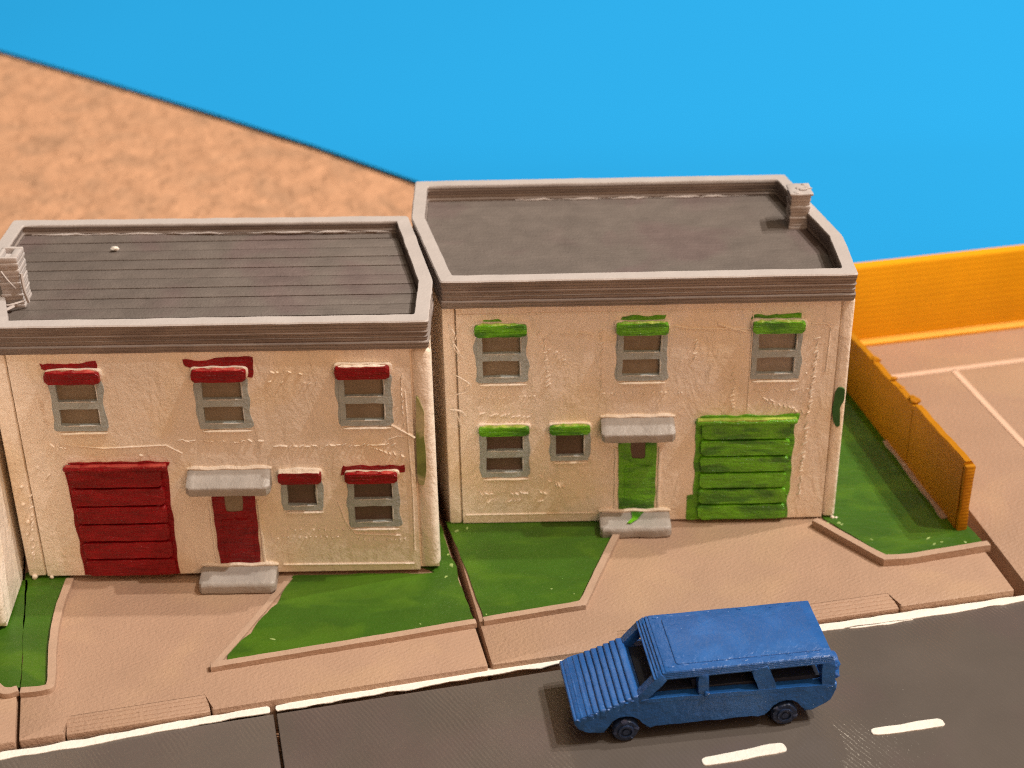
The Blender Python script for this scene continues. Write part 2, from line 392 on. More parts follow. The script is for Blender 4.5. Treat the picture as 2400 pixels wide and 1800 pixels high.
# ------------------------------------------------------------------ blue board behind
edge = [at(p, -0.52).xy for p in [(0, 118), (240, 188), (500, 266), (740, 342), (975, 424)]]
d0, d1 = (edge[0]-edge[1]).normalized(), (edge[-1]-edge[-2]).normalized()
nb = Vector((0.62, 0.785))
far = [edge[-1]+d1*24, edge[-1]+d1*24+nb*12+Vector((20, 10)), edge[-1]+nb*60+Vector((30, 0)), edge[0]+d0*34+nb*45]
poly = [tuple(edge[0]+d0*34)] + [tuple(e) for e in edge] + [tuple(e) for e in far]
bm = bmesh.new(); add_prism(bm, poly, BOT+0.02, -0.52, 0.03, 2)
bo = link('foam_board', bm, M['blue_board'])
bo['label'] = 'bright blue board lying flat on the tan carpet behind the model houses'; bo['category'] = 'board'

# ------------------------------------------------------------------ yellow wall of the yard
t = thing('yard_wall', 'bright yellow plastic wall standing along the back of the tan yard', 'wall')
A, B = at((2005, 816)).xy, at((2400, 769)).xy
wu = (B-A).normalized(); ww = Vector((-wu.y, wu.x))
a0 = A - wu*0.95; b0 = A + wu*6.1
def wall_to3(x, y, h): q = a0 + wu*x + ww*y; return (q.x, q.y, h)
Lw = (b0-a0).length
bm = bmesh.new()
tb = bmesh.new()                        # cross-section: foot, face, rounded top
prof = [(0, 0.0), (0, 0.06), (0.10, 0.13), (0.12, 1.72), (0.15, 1.79), (0.36, 1.80), (0.40, 1.76), (0.40, 0.0)]
va = [tb.verts.new((0, y, z)) for y, z in prof]; vb = [tb.verts.new((Lw, y, z)) for y, z in prof]
n = len(prof); tb.faces.new(va); tb.faces.new(vb[::-1])
for i in range(n): tb.faces.new((va[i], va[(i+1) % n], vb[(i+1) % n], vb[i]))
merge(bm, tb, wall_to3); link('back_panel', bm, M['yellow'], t)
bm = bmesh.new(); add_box(bm, Lw-0.42, Lw-0.003, -7.5, -0.003, 0.0, 1.79, 0.04, 2, wall_to3); link('side_panel', bm, M['yellow'], t)

# ------------------------------------------------------------------ fence
t = thing('garden_fence', 'orange brown plastic fence along the right edge of the lawn', 'fence')
fa, fb = at((2236, 1240)).xy, Vector((6.33, 30.1))
fu = (fb-fa).normalized(); fn = Vector((fu.y, -fu.x))
def fence_to3(x, y, h): q = fa + fu*x + fn*y; return (q.x, q.y, h)
LF = (fb-fa).length
def fence_panel(x0, x1, h0, h1, jag):
    bm = bmesh.new(); N_ = max(6, int((x1-x0)/0.10)); tb = bmesh.new(); rows = []
    for i in range(N_+1):
        x = x0+(x1-x0)*i/N_; h = h0+(h1-h0)*i/N_ + jag*noise.noise(Vector((x*3.1, 4.2, 0)))
        y = 0.012*noise.noise(Vector((x*1.3, 1, 0)))
        rows.append([tb.verts.new(q) for q in [(x, y, 0.004), (x, y, h-0.05), (x, y+0.04, h), (x, y+0.15, h), (x, y+0.19, h-0.05), (x, y+0.19, 0.004)]])
    for a, b in zip(rows, rows[1:]):
        for k in range(6): tb.faces.new((a[k], b[k], b[(k+1) % 6], a[(k+1) % 6]))
    tb.faces.new(rows[0]); tb.faces.new(rows[-1][::-1])
    merge(bm, tb, fence_to3); return bm
SP = 2.02
link('fence_panel', fence_panel(0, SP, 1.40, 1.33, 0.02), M['amber'], t)
bm = fence_panel(SP+0.025, LF, 1.29, 1.12, 0.05)
for x, r, sd in [(2.2, 0.075, 1), (2.32, 0.05, 2), (3.92, 0.07, 3), (4.02, 0.055, 4), (3.1, 0.045, 5), (2.75, 0.04, 7)]:
    add_blob(bm, fence_to3(x, 0.12, 1.31-0.045*(x-2) + 0.02*math.sin(x*9)), r, 1.3, 1, 0.8, None, 0.4, 2, sd)
link('fence_panel', bm, M['amber'], t)
bm = bmesh.new(); add_box(bm, -0.10, -0.005, 0.01, 0.19, 0.006, 1.36, 0.03, 2, fence_to3, 0.026); link('end_post', bm, M['amber'], t)
bm = bmesh.new(); add_prism(bm, wobble([(0.3, -0.10), (2.9, -0.07), (2.9, 0.05), (0.3, 0.05)], 0.03, 0.15, 4), 0.028, 0.06, 0.01, 1, fence_to3); link('foot_strip', bm, M['rail'], t)

# ------------------------------------------------------------------ houses
def build_house(root, plan, yf, spec):
    """plan: roof outline from front-left round by the back; yf: the plane of the front."""
    trim = spec['trim']
    X0, X1 = spec['x']                  # corners of the front
    def F(x, z, h): return (x, yf - h, z)               # front plane -> model, h stands out towards the street
    # body
    body = inset(plan, 0.075)
    body = [(x, max(y, yf+0.10)) if y < yf+0.6 else (x, y) for x, y in body]
    body = [((X0+0.02 if abs(x-X0) < 0.3 else X1-0.02) if abs(y-(yf+0.10)) < 0.02 else x, y) for x, y in body]
    bm = bmesh.new()
    add_prism(bm, body, spec['gap'], 4.40, 0, 1)
    # front sheet with the openings
    holes = []
    for w in spec['windows']: holes.append((w['x'][0]+0.07, w['x'][1]-0.07, w['z'][0]+0.07, w['z'][1]-0.02))
    gx = spec['groove']
    gr0, gr1 = gx
    xs = sorted(set([gr0, gr1] + [h[0] for h in holes] + [h[1] for h in holes]))
    zs = sorted(set([spec['gap']+0.01, 4.385] + [h[2] for h in holes] + [h[3] for h in holes]))
    tb = bmesh.new(); vg = {}
    def V_(x, z, h):
        k = (round(x, 4), round(z, 4), h)
        if k not in vg: vg[k] = tb.verts.new((x, z, h))
        return vg[k]
    inside = lambda x, z: any(h[0] < x < h[1] and h[2] < z < h[3] for h in holes)
    fr, bk = 0.0, -0.098
    cells = {}
    for i in range(len(xs)-1):
        for j in range(len(zs)-1): cells[i, j] = not inside((xs[i]+xs[i+1])/2, (zs[j]+zs[j+1])/2)
    for (i, j), solid in cells.items():
        if not solid: continue
        a, b, c, d = xs[i], xs[i+1], zs[j], zs[j+1]
        tb.faces.new((V_(a, c, fr), V_(b, c, fr), V_(b, d, fr), V_(a, d, fr)))
        for di, dj, e in ((-1, 0, ((a, d), (a, c))), (1, 0, ((b, c), (b, d))), (0, -1, ((a, c), (b, c))), (0, 1, ((b, d), (a, d)))):
            if not cells.get((i+di, j+dj), False):
                (x1, z1), (x2, z2) = e
                tb.faces.new((V_(x1, z1, fr), V_(x1, z1, bk), V_(x2, z2, bk), V_(x2, z2, fr)))
    rim = [e for e in tb.edges if len(e.link_faces) == 2 and abs(e.verts[0].co.z) < 1e-5 and abs(e.verts[1].co.z) < 1e-5 and e.calc_face_angle(0) > 0.5]
    bmesh.ops.bevel(tb, geom=rim, offset=0.05, segments=3, profile=0.5, affect='EDGES')
    merge(bm, tb, F)
    # corner strips beside the grooves, rounded towards the side walls
    for x0, x1, bv in ((X0, gr0-0.03, 0.03), (gr1+0.02, X1, spec['corner'])):
        add_box(bm, x0, x1, spec['gap'], 4.37, -0.30, -0.005, bv, 4, F, 0.006)
    # ridges left by the infill under the paint
    rnd = random.Random(spec['seed'])
    def dashes(xa, za, xb, zb, n, ang, ln=0.13, r=0.014):
        for k in range(n):
            if rnd.random() < 0.25: continue
            t_ = (k+0.5)/n; x = xa+(xb-xa)*t_+rnd.uniform(-.015, .015); z = za+(zb-za)*t_+rnd.uniform(-.015, .015)
            if inside(x, z): continue
            a = ang+rnd.uniform(-.5, .5); l = ln*rnd.uniform(.5, 1.3)
            rot = Matrix.Rotation(-a, 3, 'Y')
            add_blob(bm, F(x, z, 0.004), 1.0, l/2, r*2.2, r*rnd.uniform(0.7, 1.1), rot, 0.3, 1, k)
    for d in spec['dashes']: dashes(*d)
    for (pts, r) in spec.get('ridges', []):
        add_tube(bm, [F(x, z, 0.008) for x, z in pts], r*1.35, 6)
    for (x, z, r) in spec.get('lumps', []): add_blob(bm, F(x, z, 0.005), r, 1.1, 0.8, 1, None, 0.4, 2, x)
    link('wall', bm, M['cream'], root)
    bm = bmesh.new(); add_prism(bm, inset(body, 0.22), 0.001, spec['gap']+0.002); link('gap_shade', bm, M['under'], root)  # added black base; shade of the gap put into its colour

    # roof: parapet of stacked print layers, sunk floor, chimney
    ZT = spec['ztop']
    bm = bmesh.new()
    zs_ = [4.372, 4.44, 4.50, 4.515, 4.59, 4.60, 4.68, 4.70, 4.80, ZT-0.02, ZT]
    off = [0.02, 0.0, 0.0, 0.022, 0.012, 0.03, 0.008, 0.024, 0.005, 0.0, 0.018]
    ring_o = [[Vector((*p, z)) for p in rounded(inset(plan, d), 0.05, 2)] for z, d in zip(zs_, off)]
    FLZ = spec['floor']; PW = spec['pw']
    zi = [ZT, ZT-0.02, (ZT+FLZ)/2+0.03, (ZT+FLZ)/2, FLZ+0.06, FLZ+0.02, FLZ-0.05]
    oi = [PW-0.015, PW, PW, PW-0.02, PW-0.02, PW+0.005, PW+0.005]
    ring_i = [[Vector((*p, z)) for p in rounded(inset(plan, d), 0.04, 2)] for z, d in zip(zi, oi)]
    rings = ring_o + ring_i; tb = bmesh.new()
    vr = [[tb.verts.new(p) for p in r] for r in rings]; n = len(vr[0])
    for q, (a, b) in enumerate(zip(vr, vr[1:])):
        for k in range(n):
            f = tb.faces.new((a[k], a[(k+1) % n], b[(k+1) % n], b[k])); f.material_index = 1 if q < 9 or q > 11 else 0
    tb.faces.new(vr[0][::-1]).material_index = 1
    es = [e for e in tb.edges if e.calc_length() > 0.5]
    bmesh.ops.subdivide_edges(tb, edges=es, cuts=24)
    for v in tb.verts: v.co += noise.noise_vector(v.co*3.0)*0.008 + noise.noise_vector(v.co*11)*0.004
    bmesh.ops.triangulate(tb, faces=[f for f in tb.faces if len(f.verts) > 4])
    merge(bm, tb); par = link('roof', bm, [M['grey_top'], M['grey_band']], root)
    bm = bmesh.new(); fl = inset(plan, PW+0.01)
    if spec['planks']:
        y0 = min(p[1] for p in fl); y1 = max(p[1] for p in fl); nb_ = 10
        def xat(y):                     # extent of the floor outline at depth y
            c = []
            for i in range(len(fl)):
                (xa, ya_), (xb, yb_) = fl[i-1], fl[i]
                if (ya_-y)*(yb_-y) <= 0 and abs(ya_-yb_) > 1e-6: c.append(xa+(xb-xa)*(y-ya_)/(yb_-ya_))
            return (min(c), max(c))
        for k in range(nb_):
            ya_, yb_ = y0+(y1-y0)*k/nb_+0.010, y0+(y1-y0)*(k+1)/nb_-0.010
            (xa, xb), (xc, xd) = xat(max(ya_, y0+0.02)), xat(min(yb_, y1-0.02))
            add_prism(bm, [(xa, ya_), (xb, ya_), (xd, yb_), (xc, yb_)], FLZ-0.04, FLZ+0.004*math.sin(k*2.1), 0.012, 2)
        add_prism(bm, fl, FLZ-0.09, FLZ-0.035)
    else:
        add_prism(bm, fl, FLZ-0.09, FLZ)
    rf_ = link('roof_floor', bm, M['grey_roof'], par)
    bk_ = sorted(fl, key=lambda p: -p[1])[:2]; (xa, ya_), (xb, yb_) = sorted(bk_)
    bm = bmesh.new(); nn_ = 40; tt = spec['bead']
    pts = [(xa+(xb-xa)*(tt[0]+(tt[1]-tt[0])*k/nn_), ya_+(yb_-ya_)*k/nn_-0.012+0.012*math.sin(k*1.7), FLZ+0.012+0.006*math.sin(k*2.9)) for k in range(nn_+1)]
    add_tube(bm, pts, [max(0.003, 0.012+0.030*noise.noise(Vector((k*0.37, 2.2, tt[0])))) for k in range(nn_+1)], 5); link('bead', bm, M['grey_top'], rf_)
    # chimney
    cx0, cx1, cy0, cy1, cz = spec['chimney']
    bm = bmesh.new(); z = FLZ-0.03; k = 0
    while z < cz-0.05:
        h = 0.075+0.02*math.sin(k*3.7); e = 0.009*math.sin(k*2.3+1)
        add_box(bm, cx0-e, cx1+e*0.7, cy0-e*1.2, cy1+e, z, z+h, 0.02, 2, None, 0.010); z += h-0.008; k += 1
    if spec['hollow']:
        for bx in ((cx0, cx1, cy0, cy0+0.08), (cx0, cx1, cy1-0.08, cy1), (cx0, cx0+0.08, cy0+0.075, cy1-0.075), (cx1-0.12, cx1, cy0+0.075, cy1-0.075)):
            add_box(bm, *bx, z-0.02, cz+0.06, 0.025, 2, None, 0.012)
    else:
        add_box(bm, cx0-0.03, cx1+0.035, cy0-0.035, cy1+0.02, z-0.02, cz, 0.03, 2, None, 0.02)
        for q in range(5): add_blob(bm, (rnd.uniform(cx0, cx1), rnd.uniform(cy0, cy1), cz), 0.05, 1.4, 1, 0.5, None, 0.5, 2, q+3)
    link('chimney', bm, [M['grey_top']], par)
    # windows
    def window(w):
        x0, x1 = w['x']; z0, z1 = w['z']; sd = x0*3+z0
        bm = bmesh.new()
        # smear of grey around the frame, then the moulded frame itself as a ring with a mid rail
        rects = []
        t_ = 0.085 if x1-x0 > 0.7 else 0.085
        if w.get('small'): gaps = [(x0+t_, x1-t_, z0+0.10, z1-0.01)]
        else:
            zm = z0+(z1-z0)*0.50; gaps = [(x0+t_+0.01, x1-t_, zm+0.085, z1-0.01), (x0+t_, x1-t_-0.01, z0+0.11, zm-0.055)]
        gx_ = sorted(set([x0, x1]+[g[0] for g in gaps]+[g[1] for g in gaps])); gz_ = sorted(set([z0, z1]+[g[2] for g in gaps]+[g[3] for g in gaps]))
        tb = bmesh.new(); vv = {}
        def P_(x, z, h):
            k = (round(x, 4), round(z, 4), h)
            if k not in vv: vv[k] = tb.verts.new((x, z, h))
            return vv[k]
        ins = lambda x, z: any(g[0] < x < g[1] and g[2] < z < g[3] for g in gaps)
        cl = {(i, j): not ins((gx_[i]+gx_[i+1])/2, (gz_[j]+gz_[j+1])/2) for i in range(len(gx_)-1) for j in range(len(gz_)-1)}
        hf, hb = 0.022, -0.075
        for (i, j), s in cl.items():
            if not s: continue
            a, b, c, d = gx_[i], gx_[i+1], gz_[j], gz_[j+1]
            tb.faces.new((P_(a, c, hf), P_(b, c, hf), P_(b, d, hf), P_(a, d, hf)))
            for di, dj, e in ((-1, 0, ((a, d), (a, c))), (1, 0, ((b, c), (b, d))), (0, -1, ((a, c), (b, c))), (0, 1, ((b, d), (a, d)))):
                if not cl.get((i+di, j+dj), False):
                    (xx, zz), (x2, z2) = e; tb.faces.new((P_(xx, zz, hf), P_(xx, zz, hb), P_(x2, z2, hb), P_(x2, z2, hf)))
        rim = [e for e in tb.edges if len(e.link_faces) == 2 and e.verts[0].co.z > 0 and e.verts[1].co.z > 0 and e.calc_face_angle(0) > 0.5]
        bmesh.ops.bevel(tb, geom=rim, offset=0.022, segments=3, profile=0.5, affect='EDGES')
        bmesh.ops.subdivide_edges(tb, edges=[e for e in tb.edges if e.calc_length() > 0.12], cuts=3)
        for v in tb.verts:
            q = noise.noise_vector(Vector((v.co.x*5+sd, v.co.y*5, sd)))
            v.co.x += q.x*0.015; v.co.y += q.y*0.014
        bmesh.ops.triangulate(tb, faces=[f for f in tb.faces if len(f.verts) > 4])
        merge(bm, tb, F)
        sm = wobble(rounded([(x0-0.045, z0-0.01), (x1+0.04, z0+0.0), (x1+0.05, z1-0.02), (x0-0.03, z1)], 0.08), 0.06, 0.08, 4.0, sd)
        sm2 = [(x, z) for x, z in sm]
        # the smear is a thin skin of paint with the opening left free: four overlapping daubs
        for (xa, xb, za, zb) in ((x0-0.025, x0+0.05, z0+0.02, z1-0.03), (x1-0.05, x1+0.03, z0+0.03, z1-0.02)):
            pl = wobble(rounded([(xa, za), (xb, za), (xb, zb), (xa, zb)], 0.04), 0.055, 0.07, 4.5, sd+xa)
            add_prism(bm, pl, -0.004, 0.010, 0.005, 1, F)
        n0 = len(bm.faces)              # ridges along the sashes, their highlight put into a paler grey
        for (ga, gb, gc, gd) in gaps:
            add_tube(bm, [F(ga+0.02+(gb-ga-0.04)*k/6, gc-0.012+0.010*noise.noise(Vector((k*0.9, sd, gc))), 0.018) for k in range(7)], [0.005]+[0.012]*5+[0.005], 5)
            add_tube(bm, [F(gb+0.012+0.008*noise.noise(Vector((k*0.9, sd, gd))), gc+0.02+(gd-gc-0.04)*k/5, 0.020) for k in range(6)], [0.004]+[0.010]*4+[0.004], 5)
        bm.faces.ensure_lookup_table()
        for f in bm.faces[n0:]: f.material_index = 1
        fo = link('window', bm, [M['frame'], M['frame_highlight']], root)
        bm = bmesh.new(); add_box(bm, x0+0.06, x1-0.06, z0+0.06, z1-0.015, -0.096, -0.050, 0, 1, F); link('pane', bm, M[w.get('pane', 'pane')], fo)
        # lintel
        bm = bmesh.new(); lz0, lz1 = z1-0.01, z1+w.get('lh', 0.17); d = 0.14
        lx0, lx1 = x0-0.03+w.get('ls', 0), x1+0.03+w.get('ls', 0)
        add_prism(bm, wobble(rounded([(lx0, lz0), (lx1, lz0), (lx1, lz1), (lx0, lz1)], 0.05, 4), 0.010, 0.05, 5, sd+1), -0.01, d, 0.035, 3, F)
        pass
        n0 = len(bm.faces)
        add_tube(bm, [F(lx0+0.06+(lx1-lx0-0.12)*k/10, lz1-0.004+0.012*noise.noise(Vector((k*0.6, sd, 1))), 0.085+0.03*noise.noise(Vector((k*0.5, sd, 9)))) for k in range(11)], [0.010]+[0.030+0.012*math.sin(k*2.0+sd) for k in range(9)]+[0.010], 6)  # top edge strip carrying the painted highlight
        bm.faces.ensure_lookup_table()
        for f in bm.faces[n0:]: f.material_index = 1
        eb = bmesh.new()
        add_prism(eb, wobble(rounded([(lx0-0.022, lz0+0.03), (lx1+0.03, lz0+0.02), (lx1+0.035, lz1+0.022), (lx0-0.018, lz1+0.026)], 0.08, 4), 0.03, 0.06, 4.5, sd+6), -0.008, 0.060, 0.022, 2, F)
        for ex in w.get('smear', []):
            add_prism(bm, wobble([(lx0+a, lz1+b) for a, b in ex], 0.05, 0.06, 6, sd+2), -0.003, 0.014, 0.005, 1, F)
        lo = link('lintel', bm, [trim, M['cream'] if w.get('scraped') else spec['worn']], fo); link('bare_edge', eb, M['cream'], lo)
        if w.get('bare'):               # paint missing along the top: cream shows
            bm = bmesh.new(); add_box(bm, lx0+0.0, lx1-0.02, lz1-0.055, lz1+0.012, -0.008, d-0.01, 0.03, 3, F, 0.01); link('unpainted_top', bm, M['cream'], lo)
        # sill: pale ridge under the frame
        bm = bmesh.new(); pts = [F(x0+0.03+(x1-x0-0.02)*k/8, z0-0.045+0.008*noise.noise(Vector((k*1.3, sd, 0))), 0.022) for k in range(9)]
        add_tube(bm, pts, [0.010]+[0.027]*7+[0.010], 6); link('sill', bm, M['cream'], fo)
    for w in spec['windows']: window(w)
    # garage door: slats with rounded ends on a painted ground
    g = spec['garage']; x0, x1, z1 = g['x'][0], g['x'][1], g['z']
    bm = bmesh.new()
    pl = wobble([(x0, spec['gap']+0.02), (x1, spec['gap']+0.02), (x1+0.03, z1), (x0-0.03, z1)], 0.045, 0.09, 3.5, x0)
    add_prism(bm, pl, -0.01, 0.014, 0.006, 1, F)
    if g.get('spill'): add_prism(bm, wobble(rounded(g['spill'], 0.03), 0.02, 0.06, 4, 3), -0.01, 0.012, 0.005, 1, F)
    ns = 6; zg = spec['gap']+0.03; hs = (z1-zg)/ns
    for k in range(ns):
        za = zg+k*hs; s0 = 0.05+0.05*(ns-1-k)/ns if g['lean'] else 0.09
        sl = rounded([(x0+s0, za+0.022), (x1-0.04-0.03*abs(math.sin(k*2.2)), za+0.022), (x1-0.04-0.03*abs(math.sin(k*2.2+0.4)), za+hs-0.020), (x0+s0-0.02, za+hs-0.020)], 0.06, 4)
        sl = wobble(sl, 0.012, 0.10, 4, k+x0)
        add_prism(bm, sl, -0.01, 0.085, 0.026, 3, F)
    for q in range(7): add_blob(bm, F(x1-0.14+rnd.uniform(-.05, .04), rnd.uniform(0.25, z1-0.2), 0.045), 0.035, 1, 0.7, 1, None, 0.5, 2, q)
    go = link('garage_door', bm, trim, root)
    bm = bmesh.new(); add_box(bm, x0-0.03, x1+0.05, z1-0.02, z1+0.075, -0.01, 0.12, 0.04, 3, F, 0.016)
    add_prism(bm, wobble([(x0+0.2, z1+0.04), (x1+0.06, z1+0.03), (x1+0.09, z1+0.115), (x0+0.05, z1+0.11)], 0.05, 0.07, 4, 8), -0.004, 0.025, 0.006, 1, F)
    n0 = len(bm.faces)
    add_prism(bm, wobble([(x0, 0.01), (x1+0.03, 0.01), (x1+0.03, 0.105), (x0, 0.105)], 0.02, 0.06, 5, 4), z1+0.05, z1+0.085, 0.008, 1, lambda x, y, h: F(x, h, y))  # garage hood top, highlight put into the strip's colour
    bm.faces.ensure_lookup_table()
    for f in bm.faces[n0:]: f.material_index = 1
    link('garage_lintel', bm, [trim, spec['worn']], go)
    # front door
    d = spec['door']; x0, x1 = d
    bm = bmesh.new()
    gx0, gx1, gz0 = x0+0.20, x1-0.19, 1.34
    fr_ = [(x0, 0.27), (x1, 0.27), (x1+0.015, 1.70), (gx1, 1.70), (gx1, gz0), (gx0, gz0), (gx0, 1.70), (x0-0.01, 1.70)]
    add_prism(bm, wobble(rounded(fr_, 0.05, 2), 0.022, 0.09, 4, x0), -0.02, 0.022, 0.012, 2, F)
    add_prism(bm, rounded([(x0+0.10, 0.36), (x1-0.09, 0.36), (x1-0.08, 1.20), (x0+0.10, 1.20)], 0.06), 0.0, 0.034, 0.012, 2, F)
    do = link('door', bm, trim, root)
    bm = bmesh.new(); add_box(bm, gx0-0.02, gx1+0.02, gz0-0.02, 1.72, -0.03, 0.012, 0.01, 1, F); link('door_pane', bm, M[spec.get('doorpane', 'dark_pane')], do)
    for xx in (x0-0.055, x1+0.06):      # pale reveal on each side of the door
        bm = bmesh.new(); add_tube(bm, [F(xx+0.006*math.sin(k*1.9), 0.22+k*0.15, 0.010) for k in range(10)], 0.024, 6)
        link('door_jamb', bm, M['cream'], do)
    # canopy and step
    def porch(name, xa, xb, prof, topstrip):
        bm = bmesh.new(); tb = bmesh.new(); N_ = 26; rows = []
        pr_ = rounded(prof, 0.03, 3)
        for i in range(N_+1):
            t_ = i/N_; x = xa+(xb-xa)*t_; e = min(t_, 1-t_); sc = 1-0.22*max(0, 0.03-e)/0.03
            cx, cz_ = sum(p[0] for p in pr_)/len(pr_), sum(p[1] for p in pr_)/len(pr_)
            rows.append([tb.verts.new((x+0.012*noise.noise(Vector((h*5, z*5, i))), cz_+(z-cz_)*sc+0.012*noise.noise(Vector((x*4, z*3, 2))), cx+(h-cx)*(sc if h > 0.05 else 1)+0.012*noise.noise(Vector((x*4, h*3, 7))))) for h, z in pr_])
        m_ = len(rows[0])
        for a, b in zip(rows, rows[1:]):
            for k in range(m_): tb.faces.new((a[k], b[k], b[(k+1) % m_], a[(k+1) % m_]))
        tb.faces.new(rows[0][::-1]); tb.faces.new(rows[-1])
        merge(bm, tb, F); o = link(name, bm, M['slab'], root)
        z_, h_ = topstrip
        bm = bmesh.new(); add_tube(bm, [F(xa-0.01+(xb-xa+0.03)*k/12, z_+0.012*math.sin(k*1.4), h_) for k in range(13)], [0.02]+[0.042]*11+[0.02], 6)
        link('paint_seam', bm, M['cream'], o)
        return o
    ca, cb = spec['canopy']
    porch('canopy', ca, cb, [(-0.01, 1.80), (0.36, 1.88), (0.38, 2.05), (0.02, 2.20), (-0.01, 2.20)], (2.20, 0.01))
    sa, sb = spec['step']
    so = porch('step', sa, sb, [(-0.01, 0.01), (0.50, 0.01), (0.50, 0.17), (0.46, 0.22), (-0.01, 0.25)], (0.27, 0.02))
    for kind, pts, h0, h1, mm, to in spec.get('extras', []):
        bm = bmesh.new(); add_prism(bm, wobble(rounded(pts, 0.04), 0.02, 0.06, 4, pts[0][0]), h0, h1, 0.006, 1, to or F); link(kind, bm, mm, root)
    for pts, r in spec.get('strings', []):
        bm = bmesh.new(); add_tube(bm, curve_pts(pts, 5), r, 5); link('filament_string', bm, M['grey_top'] if pts[0][2] > 4.6 else M['cream'], root)

def std(xc, z0, w=0.80, h=0.94, **k): return dict(x=(xc-w/2, xc+w/2), z=(z0, z0+h), **k)

# --- the house with green trim
YR = 24.36
planR = [(-1.13, 24.23), (5.62, 24.26), (5.62, 25.72), (5.03, 28.30), (-1.70, 28.28), (-1.70, 26.71)]
R = thing('terraced_house', 'cream model house with bright green garage door and plain dark roof', 'model house', (2.2, 26.2, 0), 'model houses in the row')
HD = math.pi/4
specR = dict(trim=M['green'], worn=M['green_highlight'], x=(-1.13, 5.64), groove=(-0.90, 5.41), seed=5, gap=0.035, corner=0.06, ztop=4.876, floor=4.57, pw=0.235, bead=(0.25, 0.92), planks=False,
    chimney=(4.87, 5.21, 26.62, 27.05, 5.24), hollow=False,
    windows=[std(-0.17, 2.91, lh=0.19, smear=[[(0.1, 0.0), (0.45, 0.02), (0.40, 0.07), (0.15, 0.07)]]), std(2.16, 2.90, lh=0.20, smear=[[(0.05, 0), (0.8, 0), (0.82, 0.09), (0.1, 0.08)]]), std(4.40, 2.89, lh=0.19, pane='light_pane', smear=[[(-0.03, 0), (0.8, 0), (0.8, 0.10), (0.02, 0.08)]]),
             std(-0.15, 1.01, h=0.92, pane='dark_pane', lh=0.15), std(0.97, 1.33, 0.64, 0.60, small=True, pane='dark_pane', lh=0.15)],
    garage=dict(x=(3.14, 4.79), z=2.06, lean=False, spill=[(3.02, 0.04), (3.2, 0.04), (3.2, 0.58), (3.02, 0.55)]),
    door=(1.82, 2.46), canopy=(1.50, 2.74), step=(1.49, 2.72),
    dashes=[(0.42, 3.86, 1.45, 3.80, 11, 0.2), (0.45, 3.7, 0.9, 3.3, 9, HD), (0.55, 3.9, 0.60, 2.8, 14, HD), (1.50, 3.9, 1.50, 2.7, 16, HD), (-0.6, 2.62, 0.5, 2.62, 13, HD, .06), (1.5, 2.66, 2.9, 2.66, 20, HD, .05), (-0.55, 2.3, 0.4, 2.2, 11, HD), (-0.6, 0.66, 0.6, 0.66, 14, -0.5), (-0.55, 0.5, 0.5, 0.5, 12, HD), (3.05, 3.8, 3.05, 3.2, 7, HD), (3.70, 3.2, 3.72, 2.3, 12, HD), (5.08, 3.7, 5.02, 2.2, 22, HD), (4.15, 2.55, 4.95, 2.2, 9, -HD, .12), (4.1, 2.68, 5.0, 2.68, 11, 0.1), (5.0, 2.2, 4.98, 0.5, 24, HD), (0.45, 1.0, 0.9, 0.75, 7, -HD), (4.15, 2.45, 4.8, 2.3, 8, -HD, .13)],
    ridges=[([(2.7, 3.93), (2.95, 3.88), (3.2, 3.87), (3.95, 3.85)], 0.012), ([(3.40, 3.96), (3.62, 3.87), (3.88, 3.80)], 0.016), ([(3.98, 4.18), (3.98, 2.3)], 0.008), ([(-0.9, 4.2), (1.5, 4.21), (4.1, 4.20), (4.12, 4.16)], 0.008), ([(4.95, 3.93), (5.2, 3.92), (5.27, 3.85), (5.25, 3.0)], 0.008), ([(-0.85, 0.22), (1.4, 0.22)], 0.008)],
    lumps=[(5.60, 0.03, .035), (5.67, 0.015, .028), (0.62, 3.62, .018), (0.6, 3.1, .015), (4.93, 2.98, .02)],
    extras=[('paint_smear', [(5.46, 2.05), (5.52, 1.90), (5.585, 1.93), (5.56, 2.12), (5.54, 2.30), (5.595, 2.45), (5.60, 2.66), (5.50, 2.70), (5.44, 2.58), (5.43, 2.3)], -0.01, 0.016, mat('dark_green_smear', (0.035, 0.13, 0.03), 0.4, 0.2, 3), None)],
    strings=[([(-1.02, YR-0.02, 4.05), (-0.93, YR-0.10, 3.9), (-0.97, YR-0.05, 3.75), (-0.86, YR-0.12, 3.55), (-0.9, YR-0.04, 3.35)], 0.012), ([(-0.85, YR-0.02, 3.95), (-0.95, YR-0.08, 3.65), (-0.80, YR-0.1, 3.45)], 0.010), ([(-0.98, YR-0.02, 3.1), (-0.7, YR-0.12, 2.95), (-0.74, YR-0.1, 2.8), (-0.95, YR-0.03, 2.7)], 0.010), ([(-1.0, YR-0.02, 2.5), (-0.92, YR-0.1, 2.3), (-0.88, YR-0.06, 2.05)], 0.011), ([(-1.06, YR-0.03, 2.4), (-0.88, YR-0.1, 2.42), (-0.8, YR-0.07, 2.3)], 0.018)])
build_house(R, planR, YR, specR)
bm = bmesh.new()                        # a lick of green paint over the step
add_prism(bm, wobble([(2.05, 0.02), (2.28, 0.04), (2.16, 0.22), (2.02, 0.36), (1.96, 0.35), (2.06, 0.2)], 0.02, 0.05, 5), 0.0, 0.012, 0.004, 1, lambda x, y, h: (x, YR-0.03-y*1.0, 0.253-0.02*y+h))
link('paint_smear', bm, M['green'], R)

